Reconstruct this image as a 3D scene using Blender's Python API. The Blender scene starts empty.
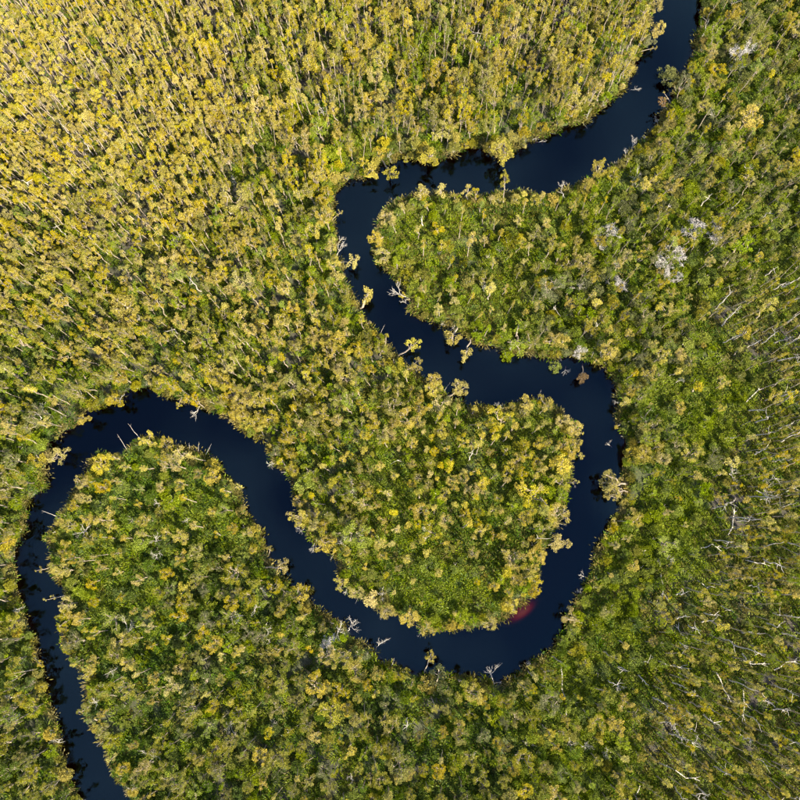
import bpy, math, random
import numpy as np
from mathutils import Vector, Quaternion, Euler

random.seed(11)
rng = np.random.default_rng(11)
R = math.radians
scene = bpy.context.scene
C = scene.collection

# ------------------------------------------------------------------ camera
H = 120.0                      # drone height above the water
F = 802.0                      # focal length in pixels of the 800 px photograph
NADIR = (400.0, 540.0)         # pixel straight below the drone
TILT = math.atan((NADIR[1] - 400.0) / F)
cam = bpy.data.cameras.new('camera')
cam.sensor_width = 36.0
cam.lens = 36.0 * F / 800.0
cam.clip_end = 4000.0
cam_o = bpy.data.objects.new('camera', cam)
C.objects.link(cam_o)
cam_o.location = (0, 0, H)
cam_o.rotation_euler = (TILT, 0, 0)
scene.camera = cam_o

# ------------------------------------------------------------------ light
SUN_AZ = Vector((0.62, -0.78))     # towards the sun, seen from above
SUN_AZ.normalize()
SUN_EL = R(45)
sun_dir = Vector((SUN_AZ.x * math.cos(SUN_EL), SUN_AZ.y * math.cos(SUN_EL), math.sin(SUN_EL)))
world = bpy.data.worlds.new('World')
scene.world = world
world.use_nodes = True
wn = world.node_tree
sky = wn.nodes.new('ShaderNodeTexSky')
sky.sky_type = 'NISHITA'
sky.sun_disc = False
sky.sun_elevation = SUN_EL
sky.sun_rotation = math.atan2(SUN_AZ.x, SUN_AZ.y)
sky.air_density = 1.0
sky.dust_density = 0.5
sky.ozone_density = 2.0
bg = wn.nodes['Background']
# thin high haze drifting over the whole sky
wtc = wn.nodes.new('ShaderNodeTexCoord')
wnz = wn.nodes.new('ShaderNodeTexNoise')
wnz.inputs['Scale'].default_value = 4.5
wnz.inputs['Detail'].default_value = 4
wn.links.new(wtc.outputs['Generated'], wnz.inputs['Vector'])
wmr = wn.nodes.new('ShaderNodeMapRange')
wmr.inputs['From Min'].default_value = .45
wmr.inputs['From Max'].default_value = .80
wmr.inputs['To Max'].default_value = .85
wn.links.new(wnz.outputs['Fac'], wmr.inputs['Value'])
wmx = wn.nodes.new('ShaderNodeMix')
wmx.data_type = 'RGBA'
wn.links.new(wmr.outputs[0], wmx.inputs[0])
wn.links.new(sky.outputs[0], wmx.inputs[6])
wmx.inputs[7].default_value = (7.0, 6.4, 6.8, 1)
wn.links.new(wmx.outputs[2], bg.inputs[0])
bg.inputs[1].default_value = 0.10
sl = bpy.data.lights.new('sun', 'SUN')
sl.energy = 5.0
sl.angle = R(0.6)
sl.color = (1.0, 0.85, 0.60)
sun_o = bpy.data.objects.new('sun', sl)
C.objects.link(sun_o)
sun_o.location = (60, -50, 100)
sun_o.rotation_euler = (-sun_dir).to_track_quat('-Z', 'Y').to_euler()

vs = scene.view_settings
vs.view_transform = 'Standard'
vs.look = 'None'
vs.exposure = 1.70
vs.gamma = 1.0
vs.use_curve_mapping = False
scene.cycles.max_bounces = 5
scene.cycles.diffuse_bounces = 2
scene.cycles.transparent_max_bounces = 6

# ------------------------------------------------------------------ pixel <-> ground
ct, st = math.cos(TILT), math.sin(TILT)


def to_px(p):
    """world points (n,3) -> pixels of the 800 px photograph"""
    p = np.asarray(p, float)
    x, y, z = p[..., 0], p[..., 1], p[..., 2] - H
    yc = y * ct + z * st
    zc = -y * st + z * ct
    return np.stack([400 + F * x / -zc, 400 - F * yc / -zc], -1)


def at(px, py, z=0.0):
    """point at height z that shows at a pixel"""
    dx, dy, dz = (px - 400) / F, (400 - py) / F, -1.0
    wy, wz = dy * ct - dz * st, dy * st + dz * ct
    t = (z - H) / wz
    return Vector((dx * t, wy * t, z))


# ------------------------------------------------------------------ river outline (banks as seen)
BANK_A = [(655, -110), (652, -30), (652, 0), (650, 25), (647, 42), (641, 55), (636, 66), (631, 82), (617, 97), (600, 110), (587, 122),
          (572, 126), (555, 132), (540, 137), (525, 146), (510, 154), (497, 158), (480, 150), (467, 149), (455, 156), (427, 163),
          (415, 159), (402, 157), (382, 165), (370, 177), (345, 182), (337, 192), (335, 210), (336, 232), (340, 255),
          (345, 270), (351, 288), (361, 307), (370, 325), (385, 336), (397, 355), (414, 370), (425, 381), (440, 384),
          (452, 397), (470, 407), (490, 406), (503, 406), (517, 400), (535, 397), (550, 400), (565, 412), (577, 427), (580, 445), (572, 460),
          (570, 480), (567, 500), (564, 512), (557, 527), (547, 550), (540, 570), (537, 587), (528, 600), (513, 612),
          (505, 620), (490, 627), (465, 630), (440, 631), (425, 634), (412, 622), (400, 617), (385, 614), (370, 605),
          (355, 597), (340, 585), (336, 567), (330, 550), (315, 545), (307, 535), (298, 520), (295, 503), (291, 480),
          (282, 472), (270, 463), (265, 443), (245, 432), (230, 420), (212, 410), (202, 406), (177, 400), (165, 395),
          (150, 388), (132, 391), (112, 404), (88, 412), (80, 424), (52, 442), (50, 458), (47, 472), (48, 487), (28, 505),
          (26, 527), (20, 540), (16, 555), (16, 575), (19, 593), (27, 617), (36, 638), (39, 659), (45, 671), (48, 692),
          (54, 716), (61, 743), (69, 770), (78, 797), (90, 830), (112, 920)]
BANK_B = [(175, 920), (146, 830), (130, 796), (114, 779), (108, 758), (99, 736), (87, 725), (80, 714), (85, 695), (84, 676),
          (78, 668), (69, 661), (61, 647), (60, 629), (65, 600), (60, 583), (47, 570), (52, 555), (44, 537), (56, 520),
          (62, 505), (79, 485), (85, 467), (96, 453), (110, 454), (125, 450), (137, 437), (150, 434), (165, 440),
          (178, 446), (190, 447), (205, 453), (220, 464), (226, 477), (237, 484), (243, 500), (252, 519), (263, 532), (270, 555),
          (277, 570), (290, 586), (311, 588), (313, 605), (330, 615), (350, 627), (357, 641), (372, 646), (382, 660),
          (400, 665), (415, 672), (432, 677), (455, 673), (480, 677), (497, 682), (515, 675), (530, 661), (541, 658),
          (551, 647), (564, 632), (566, 617), (577, 604), (581, 590), (590, 577), (596, 550), (607, 530), (611, 520),
          (620, 508), (622, 490), (623, 462), (624, 444), (618, 430), (616, 413), (616, 392), (607, 371), (590, 362), (570, 357),
          (542, 359), (520, 353), (505, 356), (495, 350), (475, 344), (458, 333), (445, 327), (427, 320), (412, 316), (408, 300),
          (400, 283), (389, 270), (376, 259), (371, 238), (380, 220), (385, 205), (402, 197), (420, 191), (440, 192),
          (465, 195), (480, 195), (500, 191), (520, 190), (540, 192), (560, 190), (577, 182), (595, 175), (612, 166),
          (632, 150), (650, 132), (662, 112), (672, 97), (672, 82), (688, 65), (696, 34), (700, 15), (702, 0), (708, -30), (722, -110)]
POLY = np.array(BANK_A + BANK_B, float)


def sdf(q):
    """signed distance in pixels to the river outline, negative over water"""
    q = np.asarray(q, float).reshape(-1, 2)
    out = np.empty(len(q))
    a = POLY
    b = np.roll(POLY, -1, 0)
    ab = b - a
    l2 = (ab ** 2).sum(1)
    for s in range(0, len(q), 20000):
        p = q[s:s + 20000]
        ap = p[:, None, :] - a[None]
        t = np.clip((ap * ab[None]).sum(2) / l2, 0, 1)
        d = np.sqrt(((ap - t[..., None] * ab[None]) ** 2).sum(2)).min(1)
        cond = (a[None, :, 1] > p[:, None, 1]) != (b[None, :, 1] > p[:, None, 1])
        dy = np.where(np.abs(ab[:, 1]) < 1e-9, 1e-9, ab[:, 1])
        xi = a[None, :, 0] + (p[:, None, 1] - a[None, :, 1]) / dy[None] * ab[None, :, 0]
        ins = (cond & (p[:, None, 0] < xi)).sum(1) % 2 == 1
        out[s:s + 20000] = np.where(ins, -d, d)
    return out


# smooth value noise for uneven cover
_nz = rng.random((64, 64))


def vnoise(x, y, s):
    u, v = np.asarray(x) / s + 500.3, np.asarray(y) / s + 300.7
    i, j = np.floor(u).astype(int), np.floor(v).astype(int)
    fu, fv = u - i, v - j
    fu, fv = fu * fu * (3 - 2 * fu), fv * fv * (3 - 2 * fv)
    g = lambda a, b: _nz[a % 64, b % 64]
    return (g(i, j) * (1 - fu) + g(i + 1, j) * fu) * (1 - fv) + (g(i, j + 1) * (1 - fu) + g(i + 1, j + 1) * fu) * fv


# ------------------------------------------------------------------ cover types, anchored where the photograph shows them
# spacing m, P(slender), P(spreading), tree height factor, crown factor, shrub density /m2, tuft density /m2, green share of ground,
# hue weights: golden, buff, olive, lime, green, dull ; dead share
HUES = ['golden', 'buff', 'olive', 'lime', 'green', 'dull']
TYPES = {
    'G': dict(sp=.86, sl=.97, h=.86, cr=.94, shr=.01, tuft=1.2, gr=.10, hue=(.80, .12, .08, 0, 0, 0), dead=.015, uh=(.5, .3, .2)),
    'Y': dict(sp=.95, sl=.92, h=.92, cr=.95, shr=.05, tuft=2.2, gr=.40, hue=(.48, .06, .36, .10, 0, 0), dead=.006, uh=(.3, .4, .3)),
    'D': dict(sp=1.22, sl=.98, h=1.02, cr=.74, shr=.02, tuft=3.2, gr=.30, hue=(.56, .16, .16, .12, 0, 0), dead=.24, uh=(.35, .5, .15)),
    'M': dict(sp=1.26, sl=.36, h=.95, cr=.86, shr=.08, tuft=2.2, gr=.50, hue=(.56, .10, .26, .08, 0, 0), dead=.010, uh=(.2, .5, .3)),
    'O': dict(sp=1.52, sl=.28, h=.90, cr=.88, shr=.14, tuft=2.4, gr=.55, hue=(.26, .08, .46, .08, .05, .07), dead=.03, uh=(.1, .4, .5)),
    'U': dict(sp=2.1, sl=.95, h=.66, cr=.80, shr=.08, tuft=6.2, gr=.90, hue=(.52, .32, .12, .04, 0, 0), dead=.03, uh=(.25, .55, .2)),
    'L': dict(sp=2.05, sl=.40, h=.80, cr=.86, shr=.14, tuft=6.0, gr=.95, hue=(.44, .26, .20, .10, 0, 0), dead=.03, uh=(.05, .55, .4)),
    'C': dict(sp=1.42, sl=.75, h=.80, cr=.92, shr=.03, tuft=5.0, gr=.85, hue=(.62, .18, .16, .04, 0, 0), dead=.010, uh=(.15, .6, .25)),
    'R': dict(sp=1.62, sl=.35, h=.78, cr=.84, shr=.28, tuft=3.2, gr=.80, hue=(.22, .14, .32, .20, .04, .08), dead=.05, uh=(.08, .60, .32)),
    'B': dict(sp=1.70, sl=.60, h=.80, cr=.80, shr=.18, tuft=6.0, gr=.98, hue=(.32, .16, .22, .30, 0, 0), dead=.03, uh=(.05, .75, .2)),
    'S': dict(sp=2.9, sl=.85, h=.70, cr=.80, shr=.16, tuft=6.4, gr=1.0, hue=(.42, .28, .16, .14, 0, 0), dead=.04, uh=(.06, .80, .14)),
}
ANCH = [  # x, y, type, place phrase for labels
    (50, 50, 'G', 'in the top left corner stand'),
    (190, 60, 'G', 'in the dense golden stand at the top'),
    (60, 170, 'G', 'in the golden stand along the left edge'),
    (190, 180, 'G', 'in the golden stand left of the first bend'),
    (310, 60, 'Y', 'in the top stand above the narrow clearing'),
    (400, 100, 'M', 'north of the horizontal reach'),
    (480, 40, 'Y', 'in the top middle thicket'),
    (590, 40, 'Y', 'left of the top river reach'),
    (510, 100, 'M', 'on the outer bank of the upper reach'),
    (270, 190, 'M', 'just left of the first bend'),
    (40, 290, 'M', 'by the left edge above the left loop'),
    (150, 310, 'M', 'above the left loop'),
    (260, 330, 'M', 'between the left loop and the first bend'),
    (330, 400, 'M', 'on the neck between the two loops'),
    (20, 430, 'O', 'west of the left loop, upper part'),
    (110, 500, 'L', 'inside the left loop near its top'),
    (190, 500, 'L', 'by the left loop\'s right bank'),
    (140, 600, 'L', 'in the middle of the left loop'),
    (230, 610, 'O', 'in the left loop by the middle reach'),
    (10, 640, 'O', 'on the far left bank'),
    (20, 760, 'O', 'in the bottom left corner'),
    (150, 730, 'O', 'in the lower left wood'),
    (260, 730, 'O', 'in the bottom wood left of centre'),
    (370, 740, 'O', 'in the bottom wood below the middle reach'),
    (480, 740, 'O', 'in the bottom wood below the big bend'),
    (320, 500, 'M', 'on the right bank of the middle reach'),
    (440, 470, 'C', 'in the upper part of the central loop'),
    (520, 450, 'C', 'at the rounded tip of the central loop'),
    (390, 550, 'C', 'in the lower left part of the central loop'),
    (490, 560, 'C', 'in the lower right part of the central loop'),
    (470, 605, 'S', 'on the grassy lower tip of the central loop'),
    (420, 225, 'U', 'at the tip of the upper loop'),
    (500, 240, 'U', 'in the sedgy middle of the upper loop'),
    (440, 290, 'U', 'on the lower bank of the upper loop'),
    (560, 290, 'R', 'in the shrubby neck of the upper loop'),
    (580, 220, 'B', 'in the neck of the upper loop'),
    (660, 170, 'R', 'on the right bank of the top reach'),
    (740, 60, 'R', 'in the top right corner scrub'),
    (760, 170, 'R', 'by the right edge in the upper scrub'),
    (690, 260, 'B', 'in the bright scrub beside the grey trees'),
    (770, 250, 'B', 'by the right edge above the pole stand'),
    (650, 370, 'R', 'right of the rightmost bend'),
    (660, 470, 'R', 'on the right bank of the rightmost reach'),
    (700, 400, 'S', 'in the green strip beside the pole stand'),
    (680, 510, 'S', 'in the green strip right of the river'),
    (770, 330, 'D', 'in the upper right pole stand'),
    (770, 430, 'D', 'in the middle right pole stand'),
    (750, 540, 'D', 'in the pole stand right of the green strip'),
    (620, 610, 'S', 'on the green bank right of the big bend'),
    (700, 610, 'D', 'in the open pole stand at lower right'),
    (770, 660, 'D', 'by the right edge in the lower pole stand'),
    (600, 690, 'B', 'in the green clearing below the big bend'),
    (680, 720, 'D', 'in the lower right pole stand'),
    (770, 770, 'D', 'in the bottom right corner stand'),
    (590, 770, 'B', 'along the bottom edge right of centre'),
]
AXY = np.array([(a[0], a[1]) for a in ANCH], float)
ATY = [a[2] for a in ANCH]


def weights(px):
    px = np.asarray(px, float).reshape(-1, 2)
    wob = np.stack([vnoise(px[:, 0], px[:, 1], 35) - .5, vnoise(px[:, 0] + 900, px[:, 1], 35) - .5], 1) * 50
    d = np.sqrt((((px + wob)[:, None] - AXY[None]) ** 2).sum(2))
    w = 1.0 / (d + 6.0) ** 6
    return w / w.sum(1, keepdims=True), d.argmin(1)


def tparam(key):
    return np.array([TYPES[t][key] for t in ATY], float)


def pick_type(w):
    return ANCH[int(rng.choice(len(ANCH), p=w))][2]


# ------------------------------------------------------------------ materials
def mat_nodes(name):
    m = bpy.data.materials.new(name)
    m.use_nodes = True
    nt = m.node_tree
    nt.nodes.clear()
    out = nt.nodes.new('ShaderNodeOutputMaterial')
    return m, nt, out


def leaf_mat(name, col, var=.22, trans=.30):
    m, nt, out = mat_nodes(name)
    N, L = nt.nodes.new, nt.links.new
    oi = N('ShaderNodeObjectInfo')
    geo = N('ShaderNodeNewGeometry')
    tc = N('ShaderNodeTexCoord')
    nz = N('ShaderNodeTexNoise')
    nz.inputs['Scale'].default_value = 2.3
    nz.inputs['Detail'].default_value = 1.0
    L(tc.outputs['Object'], nz.inputs['Vector'])
    hsv = N('ShaderNodeHueSaturation')
    hsv.inputs['Color'].default_value = (*col, 1)
    # hue by plant, value by leaf and by spray
    mr = N('ShaderNodeMapRange')
    L(oi.outputs['Random'], mr.inputs['Value'])
    mr.inputs['To Min'].default_value = .499
    mr.inputs['To Max'].default_value = .521
    L(mr.outputs[0], hsv.inputs['Hue'])
    mr2 = N('ShaderNodeMapRange')
    m7 = N('ShaderNodeMath'); m7.operation = 'MULTIPLY'; m7.inputs[1].default_value = 7.31
    L(oi.outputs['Random'], m7.inputs[0])
    fr = N('ShaderNodeMath'); fr.operation = 'FRACT'
    L(m7.outputs[0], fr.inputs[0])
    L(fr.outputs[0], mr2.inputs['Value'])
    mr2.inputs['To Min'].default_value = .84
    mr2.inputs['To Max'].default_value = 1.12
    L(mr2.outputs[0], hsv.inputs['Saturation'])
    a = N('ShaderNodeMapRange')
    L(geo.outputs['Random Per Island'], a.inputs['Value'])
    a.inputs['To Min'].default_value = 1 - var
    a.inputs['To Max'].default_value = 1 + var
    b = N('ShaderNodeMapRange')
    L(nz.outputs['Fac'], b.inputs['Value'])
    b.inputs['From Min'].default_value = .3
    b.inputs['From Max'].default_value = .7
    b.inputs['To Min'].default_value = .72
    b.inputs['To Max'].default_value = 1.25
    c = N('ShaderNodeMath'); c.operation = 'MULTIPLY'
    L(a.outputs[0], c.inputs[0]); L(b.outputs[0], c.inputs[1])
    m3 = N('ShaderNodeMath'); m3.operation = 'MULTIPLY'; m3.inputs[1].default_value = 13.7
    L(oi.outputs['Random'], m3.inputs[0])
    f3 = N('ShaderNodeMath'); f3.operation = 'FRACT'
    L(m3.outputs[0], f3.inputs[0])
    mr3 = N('ShaderNodeMapRange')
    L(f3.outputs[0], mr3.inputs['Value'])
    mr3.inputs['To Min'].default_value = .80
    mr3.inputs['To Max'].default_value = 1.2
    c2 = N('ShaderNodeMath'); c2.operation = 'MULTIPLY'
    L(c.outputs[0], c2.inputs[0]); L(mr3.outputs[0], c2.inputs[1])
    L(c2.outputs[0], hsv.inputs['Value'])
    d = N('ShaderNodeBsdfPrincipled')
    d.inputs['Roughness'].default_value = .55
    d.inputs['Specular IOR Level'].default_value = .25
    L(hsv.outputs[0], d.inputs['Base Color'])
    t = N('ShaderNodeBsdfTranslucent')
    L(hsv.outputs[0], t.inputs['Color'])
    mx = N('ShaderNodeMixShader')
    mx.inputs[0].default_value = trans
    L(d.outputs[0], mx.inputs[1]); L(t.outputs[0], mx.inputs[2])
    L(mx.outputs[0], out.inputs[0])
    return m


def bark_mat(name, c1, c2):
    m, nt, out = mat_nodes(name)
    N, L = nt.nodes.new, nt.links.new
    tc = N('ShaderNodeTexCoord')
    nz = N('ShaderNodeTexNoise')
    nz.inputs['Scale'].default_value = 5
    nz.inputs['Detail'].default_value = 3
    L(tc.outputs['Object'], nz.inputs['Vector'])
    cr = N('ShaderNodeValToRGB')
    cr.color_ramp.elements[0].position = .35
    cr.color_ramp.elements[1].position = .65
    cr.color_ramp.elements[0].color = (*c1, 1)
    cr.color_ramp.elements[1].color = (*c2, 1)
    L(nz.outputs['Fac'], cr.inputs[0])
    b = N('ShaderNodeBsdfPrincipled')
    b.inputs['Roughness'].default_value = .85
    L(cr.outputs[0], b.inputs['Base Color'])
    L(b.outputs[0], out.inputs[0])
    return m


LEAF = {
    'golden': leaf_mat('leaf_golden', (.360, .290, .036)),
    'buff': leaf_mat('leaf_buff', (.38, .315, .074)),
    'olive': leaf_mat('leaf_olive', (.235, .220, .028)),
    'lime': leaf_mat('leaf_lime', (.21, .25, .012)),
    'green': leaf_mat('leaf_green', (.100, .140, .014)),
    'dull': leaf_mat('leaf_dull', (.155, .165, .055)),
    'sedge_olive': leaf_mat('sedge_olive', (.135, .120, .026)),
    'sedge_lime': leaf_mat('sedge_lime', (.165, .205, .009)),
    'sedge_green': leaf_mat('sedge_green', (.066, .112, .009)),
    'sedge_buff': leaf_mat('sedge_buff', (.22, .18, .06)),
    'brown': leaf_mat('leaf_brown', (.22, .14, .07)),
}
BARK = bark_mat('paperbark', (.16, .13, .10), (.40, .35, .29))
BARK2 = bark_mat('dark_paperbark', (.12, .095, .07), (.36, .31, .25))
DEADW = bark_mat('bleached_wood', (.32, .30, .28), (.62, .60, .56))
TWIGW = bark_mat('grey_twigs', (.24, .23, .23), (.46, .45, .44))
LOGW = bark_mat('weathered_log', (.30, .28, .26), (.60, .57, .53))
GREYW = bark_mat('grey_wood', (.28, .26, .24), (.54, .51, .48))

# ------------------------------------------------------------------ mesh collector


class MB:
    def __init__(self):
        self.v, self.f, self.m = [], [], []

    def tube(self, pts, rads, n=5, mi=0):
        base = len(self.v)
        k = len(pts)
        for i, p in enumerate(pts):
            d = (pts[min(i + 1, k - 1)] - pts[max(i - 1, 0)])
            d = d.normalized() if d.length > 1e-6 else Vector((0, 0, 1))
            ref = Vector((1, 0, 0)) if abs(d.x) < .8 else Vector((0, 1, 0))
            u = d.cross(ref).normalized()
            w = d.cross(u)
            for j in range(n):
                a = 2 * math.pi * j / n
                self.v.append(p + (u * math.cos(a) + w * math.sin(a)) * rads[i])
        for i in range(k - 1):
            for j in range(n):
                a, b = base + i * n + j, base + i * n + (j + 1) % n
                self.f.append((a, b, b + n, a + n))
                self.m.append(mi)
        self.f.append(tuple(base + (k - 1) * n + j for j in range(n)))
        self.m.append(mi)

    def leaf(self, p, d, ln, w, mi=0, bend=.25):
        """one folded leaf spray: a rhomb of two triangles"""
        ref = Vector((random.gauss(0, 1), random.gauss(0, 1), random.gauss(0, 1)))
        s = d.cross(ref)
        if s.length < 1e-4:
            return
        s.normalize()
        n = d.cross(s)
        b = len(self.v)
        self.v += [p, p + d * ln * .5 + s * w + n * ln * bend * .4, p + d * ln, p + d * ln * .5 - s * w + n * ln * bend * .4]
        self.f.append((b, b + 1, b + 2, b + 3))
        self.m.append(mi)

    def tuft(self, c, r, n, ln, w, mi=0, flat=.8, up=.35):
        for _ in range(n):
            q = Vector((random.gauss(0, 1), random.gauss(0, 1), random.gauss(0, 1)))
            q.normalize()
            q *= random.random() ** .45
            p = c + Vector((q.x * r, q.y * r, q.z * r * flat))
            d = q * .9 + Vector((random.gauss(0, .5), random.gauss(0, .5), random.gauss(up, .5)))
            if d.length < 1e-3:
                continue
            d.normalize()
            k = random.uniform(.7, 1.3)
            self.leaf(p, d, ln * k, w * k, mi)

    def add(self, o, mi):
        b = len(self.v)
        self.v += o.v
        self.f += [tuple(i + b for i in f) for f in o.f]
        self.m += [mi] * len(o.f)

    def mesh(self, name, mats):
        me = bpy.data.meshes.new(name)
        me.from_pydata([tuple(v) for v in self.v], [], self.f)
        for m in mats:
            me.materials.append(m)
        me.polygons.foreach_set('material_index', self.m)
        me.update()
        return me


def wander(a, b, k, amt):
    pts = [a.lerp(b, i / k) for i in range(k + 1)]
    L = (b - a).length
    for i in range(1, k):
        pts[i] = pts[i] + Vector((random.gauss(0, 1), random.gauss(0, 1), random.gauss(0, .4))) * L * amt
    return pts


# ------------------------------------------------------------------ plants: each returns (trunk MB, crown MB, height, crown radius)
def slender(h, cw, nt, ln=.145):
    T, K = MB(), MB()
    top = Vector((random.gauss(0, .25), random.gauss(0, .25), h))
    pts = wander(Vector((0, 0, -.15)), top, 5, .010)
    T.tube(pts, [.105, .09, .075, .06, .045, .02], 5)
    z0 = h * random.uniform(.60, .70)
    for i in range(nt):
        z = z0 + (h - z0) * (i + random.random()) / nt
        u = (z - z0) / (h - z0)
        rr = cw * (.35 + .75 * math.sin(math.pi * min(1, .18 + .75 * u))) * random.uniform(.45, 1.0)
        a = random.random() * 2 * math.pi
        ax = pts[0].lerp(top, z / h)
        c = ax + Vector((math.cos(a) * rr, math.sin(a) * rr, random.uniform(-.05, .25)))
        T.tube([ax - Vector((0, 0, .35)), c], [.028, .010], 3)
        K.tuft(c, random.uniform(.18, .30), 62, ln, .036, 0, .9, .45)
    K.tuft(top, .24, 62, ln, .036, 0, 1.0, .5)
    return T, K, h, cw


def candelabra(h, cw, nb, ln=.145):
    T, K = MB(), MB()
    top = Vector((random.gauss(0, .2), random.gauss(0, .2), h))
    pts = wander(Vector((0, 0, -.15)), top, 5, .012)
    T.tube(pts, [.10, .088, .074, .06, .04, .015], 5)
    a0 = random.random() * 6.28
    tips = [top]
    for i in range(nb):
        s = pts[0].lerp(top, random.uniform(.45, .75))
        a = a0 + i * 6.28 / nb + random.gauss(0, .4)
        e = s + Vector((math.cos(a), math.sin(a), 0)) * cw * random.uniform(.7, 1.5) + Vector((0, 0, h * random.uniform(.12, .30)))
        T.tube(wander(s, e, 2, .07), [.045, .03, .012], 4)
        tips.append(e)
    for e in tips:
        for k in range(random.randint(2, 4)):
            K.tuft(e + Vector((random.gauss(0, .14), random.gauss(0, .14), random.uniform(-.55, .12))), random.uniform(.13, .25), 44, ln, .035, 0, 1.1, .5)
    return T, K, h, cw


def spreading(h, cw, nl, ln=.15):
    T, K = MB(), MB()
    fork = Vector((random.gauss(0, .15), random.gauss(0, .15), h * random.uniform(.28, .45)))
    T.tube(wander(Vector((0, 0, -.15)), fork, 3, .02), [.14, .12, .105, .09], 6)
    a0 = random.random() * 6.28
    for i in range(nl):
        a = a0 + 2 * math.pi * i / nl + random.gauss(0, .3)
        rr = cw * random.uniform(.35, .78)
        e = Vector((math.cos(a) * rr, math.sin(a) * rr, h * random.uniform(.76, 1.0)))
        lp = wander(fork, e, 4, .05)
        T.tube(lp, [.085, .07, .055, .04, .02], 4)
        for j in range(random.randint(4, 7)):
            s = lp[random.randint(2, 4)]
            dd = Vector((math.cos(a + random.gauss(0, .9)), math.sin(a + random.gauss(0, .9)), random.uniform(-.1, .9)))
            c = s + dd.normalized() * cw * random.uniform(.22, .48)
            c.z = min(c.z, h * 1.04)
            T.tube([s, s.lerp(c, .5) + Vector((0, 0, .08)), c], [.032, .022, .008], 3)
            K.tuft(c, random.uniform(.18, .36), random.randint(55, 85), ln, .038, 0, .7, .4)
    return T, K, h, cw


def shrub(h, cw, nt, ln=.14):
    T, K = MB(), MB()
    for i in range(5):
        a = i * 1.26 + random.random()
        e = Vector((math.cos(a) * cw * .5, math.sin(a) * cw * .5, h * .7))
        T.tube(wander(Vector((math.cos(a) * .06, math.sin(a) * .06, -.1)), e, 2, .06), [.05, .035, .012], 4)
    for i in range(nt):
        a = random.random() * 6.283
        u = math.sqrt(random.random())
        c = Vector((math.cos(a) * cw * u, math.sin(a) * cw * u, h * (.35 + .6 * math.sqrt(max(0, 1 - u * u * .85))) * random.uniform(.85, 1.05)))
        K.tuft(c, random.uniform(.2, .36), 70, ln, .045, 0, .8, .5)
    return T, K, h, cw


def bare(h, spread, depth, r0, lean=0.0, nb=3, twig=.55):
    """leafless tree: forking limbs"""
    T = MB()
    ends = []

    def grow(p, d, ln, r, k):
        e = p + d * ln
        pts = wander(p, e, 3, .07)
        T.tube(pts, [r, r * .88, r * .76, r * .62], 4 if k else 6)
        if k >= depth:
            ends.append(e)
            return
        for i in range(nb if k else nb + 1):
            nd = d * .75 + Vector((random.gauss(0, spread), random.gauss(0, spread), random.gauss(.12, .35)))
            nd.normalize()
            s = pts[random.choice((2, 3, 3))]
            grow(s, nd, ln * random.uniform(twig, twig + .25), r * .56, k + 1)
    d0 = Vector((lean, random.gauss(0, .08), 1)).normalized()
    grow(Vector((0, 0, -.15)), d0, h * .45, r0, 0)
    return T, ends


def pole(h):
    T = MB()
    top = Vector((random.gauss(0, .3), random.gauss(0, .3), h))
    pts = wander(Vector((0, 0, -.15)), top, 6, .010)
    T.tube(pts, [.10, .09, .08, .068, .055, .04, .018], 5)
    for i in range(random.randint(2, 5)):
        s = pts[random.randint(3, 5)]
        e = s + Vector((random.gauss(0, .5), random.gauss(0, .5), random.uniform(.2, .8)))
        T.tube(wander(s, e, 2, .08), [.03, .022, .008], 3)
    return T


# ------------------------------------------------------------------ prototype library
class Proto:
    pass


def make_proto(T, K, h, cw, hue, kind, bark):
    p = Proto()
    p.h, p.cw, p.hue, p.kind = h, cw, hue, kind
    p.trunk = T.mesh(kind + '_trunk', [bark])
    p.crown = K.mesh(kind + '_crown', [LEAF[hue]]) if K else None
    j = MB()
    j.add(T, 0)
    if K:
        j.add(K, 1)
    p.joined = j.mesh(kind + '_whole', [bark] + ([LEAF[hue]] if K else []))
    return p


LIB = {'slender': {}, 'spreading': {}, 'shrub': {}}
shapes_sl = [slender(random.uniform(5.8, 8.4), random.uniform(.28, .52), random.randint(7, 11)) for _ in range(4)]
shapes_sl += [candelabra(random.uniform(5.6, 8.2), random.uniform(.30, .52), random.randint(2, 5)) for _ in range(6)]
shapes_sp = [spreading(random.uniform(5.2, 7.4), random.uniform(1.15, 1.9), random.randint(4, 6)) for _ in range(7)]
shapes_sh = [shrub(random.uniform(1.1, 2.6), random.uniform(.7, 1.25), random.randint(14, 26)) for _ in range(5)]
for hue in HUES + ['brown']:
    LIB['slender'][hue] = [make_proto(*s, hue, 'slender_paperbark', BARK) for s in shapes_sl]
    LIB['spreading'][hue] = [make_proto(*s, hue, 'spreading_paperbark', BARK2) for s in shapes_sp]
    LIB['shrub'][hue] = [make_proto(*s, hue, 'shrub', GREYW) for s in shapes_sh] if hue != 'brown' else []
POLES = [make_proto(pole(random.uniform(5.5, 8)), None, 7, .2, 'grey', 'dead_pole', GREYW) for _ in range(6)]
DEAD = []
for i in range(6):
    T, _ = bare(random.uniform(4.2, 6.0), .55, 3, .10)
    DEAD.append(make_proto(T, None, 5.0, 1.2, 'white', 'dead_tree', DEADW))
GHOST = []
for i in range(3):
    T, ends = bare(4.2, .62, 4, .09, nb=3, twig=.5)
    for e in ends:
        for _ in range(5):
            d = Vector((random.gauss(0, 1), random.gauss(0, 1), random.gauss(.2, 1))).normalized()
            T.tube([e, e + d * random.uniform(.2, .5)], [.022, .010], 3)
    GHOST.append(make_proto(T, None, 4.2, 1.4, 'grey', 'bare_twiggy_tree', TWIGW))

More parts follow.
